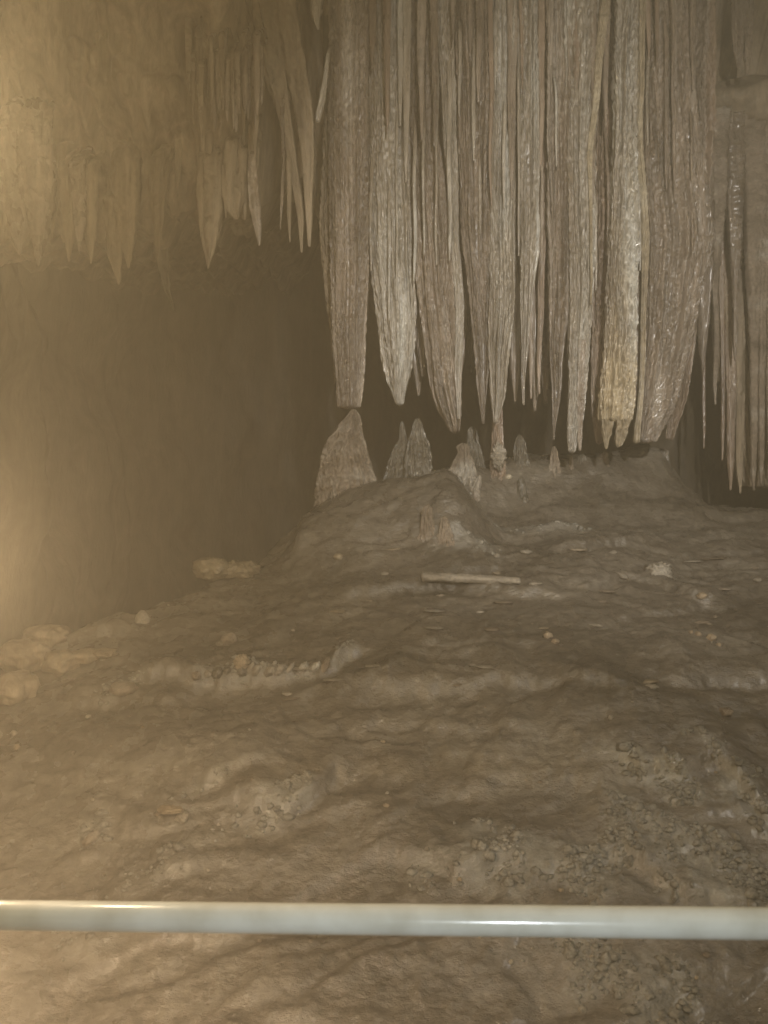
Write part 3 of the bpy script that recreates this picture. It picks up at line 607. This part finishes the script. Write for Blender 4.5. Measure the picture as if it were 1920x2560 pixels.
# ------------------------------------------------------------------ loose rocks, pebbles, slabs on the floor
GR2 = 'loose rocks on the floor'
for (px, py, w, h, lb, mt, kw) in [
  (528, 1412, 96, 56, 'low ochre-yellow glistening boulder on the far left crest, larger left half', M_ochre, dict(amp=.35, f=5)),
  (598, 1418, 100, 44, 'low ochre-yellow glistening boulder on the far left crest, flatter right half', M_ochre, dict(amp=.4, f=6)),
  (1643, 1422, 62, 40, 'blocky pitted pale rock on the upper right of the floor', M_pale, dict(amp=.6, f=8, sq=.7)),
  (573, 1592, 40, 26, 'small grey rock on the left slope below the ochre boulder', M_stag, dict(amp=.4)),
  (845, 1390, 24, 18, 'round yellowish pebble on the upper slope below the tall cone', M_ochre, dict(amp=.3)),
  (604, 1650, 38, 40, 'pitted orange-brown lump at the left end of the glittering rim', M_tan, dict(amp=.6, f=8)),
  (456, 2040, 34, 30, 'white rock stuck in the mud on the lower left', M_pale, dict(amp=.4)),
  (428, 2020, 60, 16, 'pinkish flat rock touching the white rock on the lower left', M_tan, dict(amp=.4)),
  (310, 1715, 70, 34, 'pale smooth boulder half buried on the left slope', M_stag, dict(amp=.3)),
  (230, 2090, 60, 26, 'long pale stone lying slantwise on the lower left slope', M_stag, dict(amp=.3, rot=.6)),
  (1270, 1190, 20, 14, 'little yellow chip by the lumpy nodule', M_ochre, dict(amp=.4)),
  (1314, 1378, 28, 12, 'small pale flat stone on the upper slope left of the long slab', M_pale, dict(amp=.4)),
  (1242, 1388, 16, 12, 'small pale wedge stone above the broken stalactite piece', M_pale, dict(amp=.4)),
  (1552, 1436, 34, 14, 'pale chip lying left of the blocky pitted rock', M_pale, dict(amp=.5, rot=-.4)),
  (1627, 1715, 36, 12, 'pale low stone at the middle right of the floor', M_pale, dict(amp=.4)),
  (1815, 1776, 36, 22, 'pale round stone at the far right of the floor', M_stag, dict(amp=.4)),
  (1527, 1792, 12, 14, 'small pointed white pebble in the right half of the floor', M_pale, dict(amp=.4)),
  (1895, 1448, 18, 10, 'pale pebble near the right edge of the upper floor', M_pale, dict(amp=.4)),
  (1278, 2403, 14, 12, 'white pebble on the mud below the rail', M_pale, dict(amp=.4)),
  (1455, 2520, 22, 20, 'cream pebble near the bottom edge, right of centre', M_pale, dict(amp=.4)),
  (35, 1832, 20, 16, 'bright pebble near the left edge of the view', M_pale, dict(amp=.4)),
  (42, 1866, 14, 18, 'tan pebble just below the bright one near the left edge', M_tan, dict(amp=.4)),
  (221, 1790, 14, 11, 'small bright pebble on the left slope above the pale long stone', M_pale, dict(amp=.4)),
  (1370, 1586, 22, 18, 'tan crumbly pebble, upper one of a touching pair in mid floor', M_tan, dict(amp=.5)),
  (1388, 1601, 20, 14, 'tan crumbly pebble, lower one of a touching pair in mid floor', M_tan, dict(amp=.5)),
  (1779, 1592, 24, 20, 'largest tan pebble of the trio on the right of the floor', M_tan, dict(amp=.5)),
  (1746, 1583, 16, 12, 'middle tan pebble of the trio on the right of the floor', M_tan, dict(amp=.5)),
  (1728, 1579, 10, 10, 'smallest tan pebble of the trio on the right of the floor', M_tan, dict(amp=.5)),
  (1755, 1487, 24, 18, 'orange-tan pebble below and right of the blocky pitted rock', M_tan, dict(amp=.5)),
  (1797, 1610, 12, 10, 'tiny tan crumb right of the tan trio', M_tan, dict(amp=.5)),
]:
    x, D, z = onfloor(px, py + h * .32, detail=True)
    blob('pebble' if w < 30 else 'rock', lb, 'pebble' if w < 30 else 'rock', px, py, w, h, mt, GR2 if w >= 30 else 'pebbles on the floor', D=D, res=14 if w < 30 else 26, dz=-h / FPX * D * .16, **kw)

# left rock pile
GP = 'rock pile at the left edge'
for (px, py, w, h, lb) in [(120, 1590, 120, 60, 'rounded boulder on top of the pile by the left edge'), (60, 1640, 130, 80, 'big pale boulder in the pile at the left edge'), (150, 1655, 90, 60, 'boulder on the right side of the left-hand pile'),
                           (215, 1640, 80, 34, 'flat rock trailing right from the left-hand pile'), (30, 1720, 120, 80, 'low boulder at the foot of the left-hand pile'), (262, 1632, 60, 24, 'small rock at the right tail of the left-hand pile')]:
    x, D, z = onfloor(px, py + h * .4)
    blob('boulder', lb, 'rock', px, py, w, h, M_mass, GP, D=D, amp=.35, f=4, res=34)

# broken stalactite piece lying on the floor (long, slightly tilted)
x0, D0, z0 = onfloor(1175, 1452)
n = 60; a = np.linspace(0, 2 * np.pi, 18, endpoint=False)
t = np.linspace(0, 1, n)[:, None]
D0 -= .04
pa = np.array(P(1052, 1441, D0)); pb = np.array(P(1302, 1453, D0 - .05))
c = pa * (1 - t)[..., None] + pb * t[..., None]
rad = (0.038 * (1 - .3 * t)) * (1 + .28 * fbm(t * 13 + 2.2 * np.sin(a)[None], np.cos(a)[None] * 1.2, np.sin(a)[None] * 1.2, 3, 17)) * np.where((t < .01) | (t > .99), .1, 1)
V = c + np.stack([0 * rad, np.cos(a)[None] * rad * 1.2, np.sin(a)[None] * rad * .7], -1)
slab = mesh_obj('broken_stalactite', V.reshape(-1, 3), grid_faces(n, 18, True), M_pale, origin=tuple(pa))
tag(slab, 'long pale broken stalactite piece lying level across the upper floor', 'broken stalactite')

# glittering rim of small drip lumps
for k in range(13):
    px = 494 + k * 26 + rng.uniform(-9, 9); py = 1676 - 8 * math.sin((k - 3) / 3.2) + (k > 9) * -12 + rng.uniform(-5, 5)
    x, D, z = onfloor(px, py + 8, detail=True)
    blob('drip_lump', 'small pale ribbed lump in the glittering rim on the left slope', 'rock', px, py, rng.uniform(12, 26), rng.uniform(18, 44), rng.choice([M_grey, M_wet, M_stag, M_grey]), 'lumps of the glittering rim',
         D=D, amp=.5, f=6, res=22, rot=rng.uniform(-.9, -.4), depth=1.3, dz=-.012)
# popcorn calcite: rough little nodules crusting the grey patches, too many to count
rs = np.random.RandomState(12)
bx = rs.uniform(-1.9, 2.2, 130000); by = rs.uniform(2.4, 5.9, 130000)
pmk = patch_mask(bx, by) * sm(-.15, .30, fbm(bx * 5, by * 7, 0, 3, 72) + .1)
keep = rs.uniform(size=130000) < pmk * .9 * sm(6.5, 2.5, by)
bx, by = bx[keep], by[keep]; nb = len(bx); bz = zfun(bx, by)
print('NODULES', nb)
th = np.linspace(0, np.pi, 5); ph = np.linspace(0, 2 * np.pi, 6, endpoint=False)
TH, PH = np.meshgrid(th, ph, indexing='ij')
base = np.stack([np.sin(TH) * np.cos(PH), np.sin(TH) * np.sin(PH), np.cos(TH)], -1).reshape(-1, 3)
sz = np.clip(rs.lognormal(-5.1, .45, nb), .002, .018); st = rs.uniform(.7, 1.7, (nb, 3)) * np.array([1.2, 1.0, .7]); ang = rs.uniform(0, 6.28, nb)
VV = base[None] * (sz[:, None] * st)[:, None, :] * (1 + .30 * rs.uniform(-1, 1, (nb, len(base), 1)))
ca_, sa_ = np.cos(ang)[:, None], np.sin(ang)[:, None]
VV = np.stack([VV[..., 0] * ca_ - VV[..., 1] * sa_, VV[..., 0] * sa_ + VV[..., 1] * ca_, VV[..., 2]], -1)
VV += np.stack([bx, by, bz - sz * .15], -1)[:, None, :]
FF = (grid_faces(5, 6, True)[None] + (np.arange(nb) * len(base))[:, None, None]).reshape(-1, 4)
pop = mesh_obj('popcorn_calcite', VV.reshape(-1, 3), FF, M_pop)
tag(pop, 'rough grey nodular crust covering patches of the muddy floor', kind='stuff')
for k in range(34):
    px = rng.uniform(720, 1900); py = rng.uniform(1335, 1760)
    x, D, z = onfloor(px, py, detail=True)
    blob('flake', 'thin flat pale flake lying level on the upper slope of the mud', 'rock', px, py - 1, rng.uniform(16, 60), rng.uniform(4, 9), rng.choice([M_stag, M_stag, M_pale, M_mass]), 'thin pale flakes on the upper slope', D=D, res=12, amp=.45, f=4, rot=rng.uniform(-.12, .12), depth=.6)
# chips scattered over the mud
for k in range(70):
    px = rng.uniform(60, 1900); py = rng.uniform(1480, 2500)
    if px < 400 and py < 1620: continue
    s = rng.uniform(4, 8) * (1.4 if py > 2000 else 1)
    x, D, z = onfloor(px, py, detail=True)
    blob('chip', 'tiny pale chip of calcite lying on the mud', 'pebble', px, py - 1, s * rng.uniform(1, 1.8), s, rng.choice([M_pale, M_tan, M_stag]), 'tiny calcite chips scattered on the floor', D=D, res=7, amp=.5)

relabel(grp('dim back row of stalactites behind the curtain'), 'dim brown stalactite in the back row behind')
relabel(grp('short ribs high on the curtain'), 'short pointed rib high on the curtain near')
relabel(grp('thin wet ribs on the face of the curtain'), 'thin wet rib running down the face by')
relabel_row(grp('thin pale flakes on the upper slope'), 'thin flat pale flake on the upper slope, %s from the left')
relabel_row(grp('comb of small spikes on the left rock face'), 'small spike, %s from the left in the comb under the brow')
relabel_row(grp('short stalactites crowding the left rock face'), 'short stalactite on the lumpy left rock face, %s from the left')
relabel_row(grp('lumps of the glittering rim'), 'small pale ribbed lump, %s from the left along the glittering rim')

# ------------------------------------------------------------------ handrail
from mathutils import Vector
pL = Vector(P(0, 2288, 1.21)); pR = Vector(P(1920, 2309, 1.10))
d = (pR - pL).normalized(); mid = (pL + pR) / 2; r = 0.0195
def tube(name, a, b, r, mat, parent=None, seg=40, rings=2):
    a, b = Vector(a), Vector(b); ax_ = (b - a).normalized(); q = ax_.to_track_quat('Z', 'X')
    V = []; 
    for i in range(rings):
        c = a.lerp(b, i / (rings - 1))
        for k in range(seg):
            an = 2 * math.pi * k / seg; V.append(tuple(c + q @ Vector((math.cos(an) * r, math.sin(an) * r, 0))))
    F = grid_faces(rings, seg, True)
    return mesh_obj(name, V, F, mat, parent, origin=None)
rail = bpy.data.objects.new('handrail', None); COL.objects.link(rail)
tag(rail, 'straight galvanised steel pipe handrail running across the foreground', 'handrail')
tube('rail_pipe', mid - d * 2.6, mid + d * 2.6, r, M_pipe, rail, rings=3)
for s in (-2.2, 2.2):
    c = mid + d * s
    tube('post', (c.x, c.y, -0.9), (c.x, c.y, c.z - r * .5), r * .95, M_pipe, rail)

# ------------------------------------------------------------------ haze: the misty cave air
hb = bpy.data.materials.new('misty_air'); hb.use_nodes = True
N = hb.node_tree.nodes; N.clear()
o_ = N.new('ShaderNodeOutputMaterial'); v = N.new('ShaderNodeVolumePrincipled')
v.inputs['Color'].default_value = (0.97, 0.925, 0.76, 1); v.inputs['Density'].default_value = 0.058
v.inputs['Anisotropy'].default_value = 0.55
hb.node_tree.links.new(v.outputs[0], o_.inputs['Volume'])
x0, x1, y0, y1, z0, z1 = -9, 9, -5, 13, -2.5, 8.2
V = [(x, y, z) for z in (z0, z1) for y in (y0, y1) for x in (x0, x1)]
F = [(0, 2, 3, 1), (4, 5, 7, 6), (0, 1, 5, 4), (2, 6, 7, 3), (0, 4, 6, 2), (1, 3, 7, 5)]
hz = mesh_obj('haze', V, F, hb); tag(hz, 'warm misty air filling the cave', kind='stuff')
hz.data.polygons.foreach_set('use_smooth', np.zeros(6, bool))
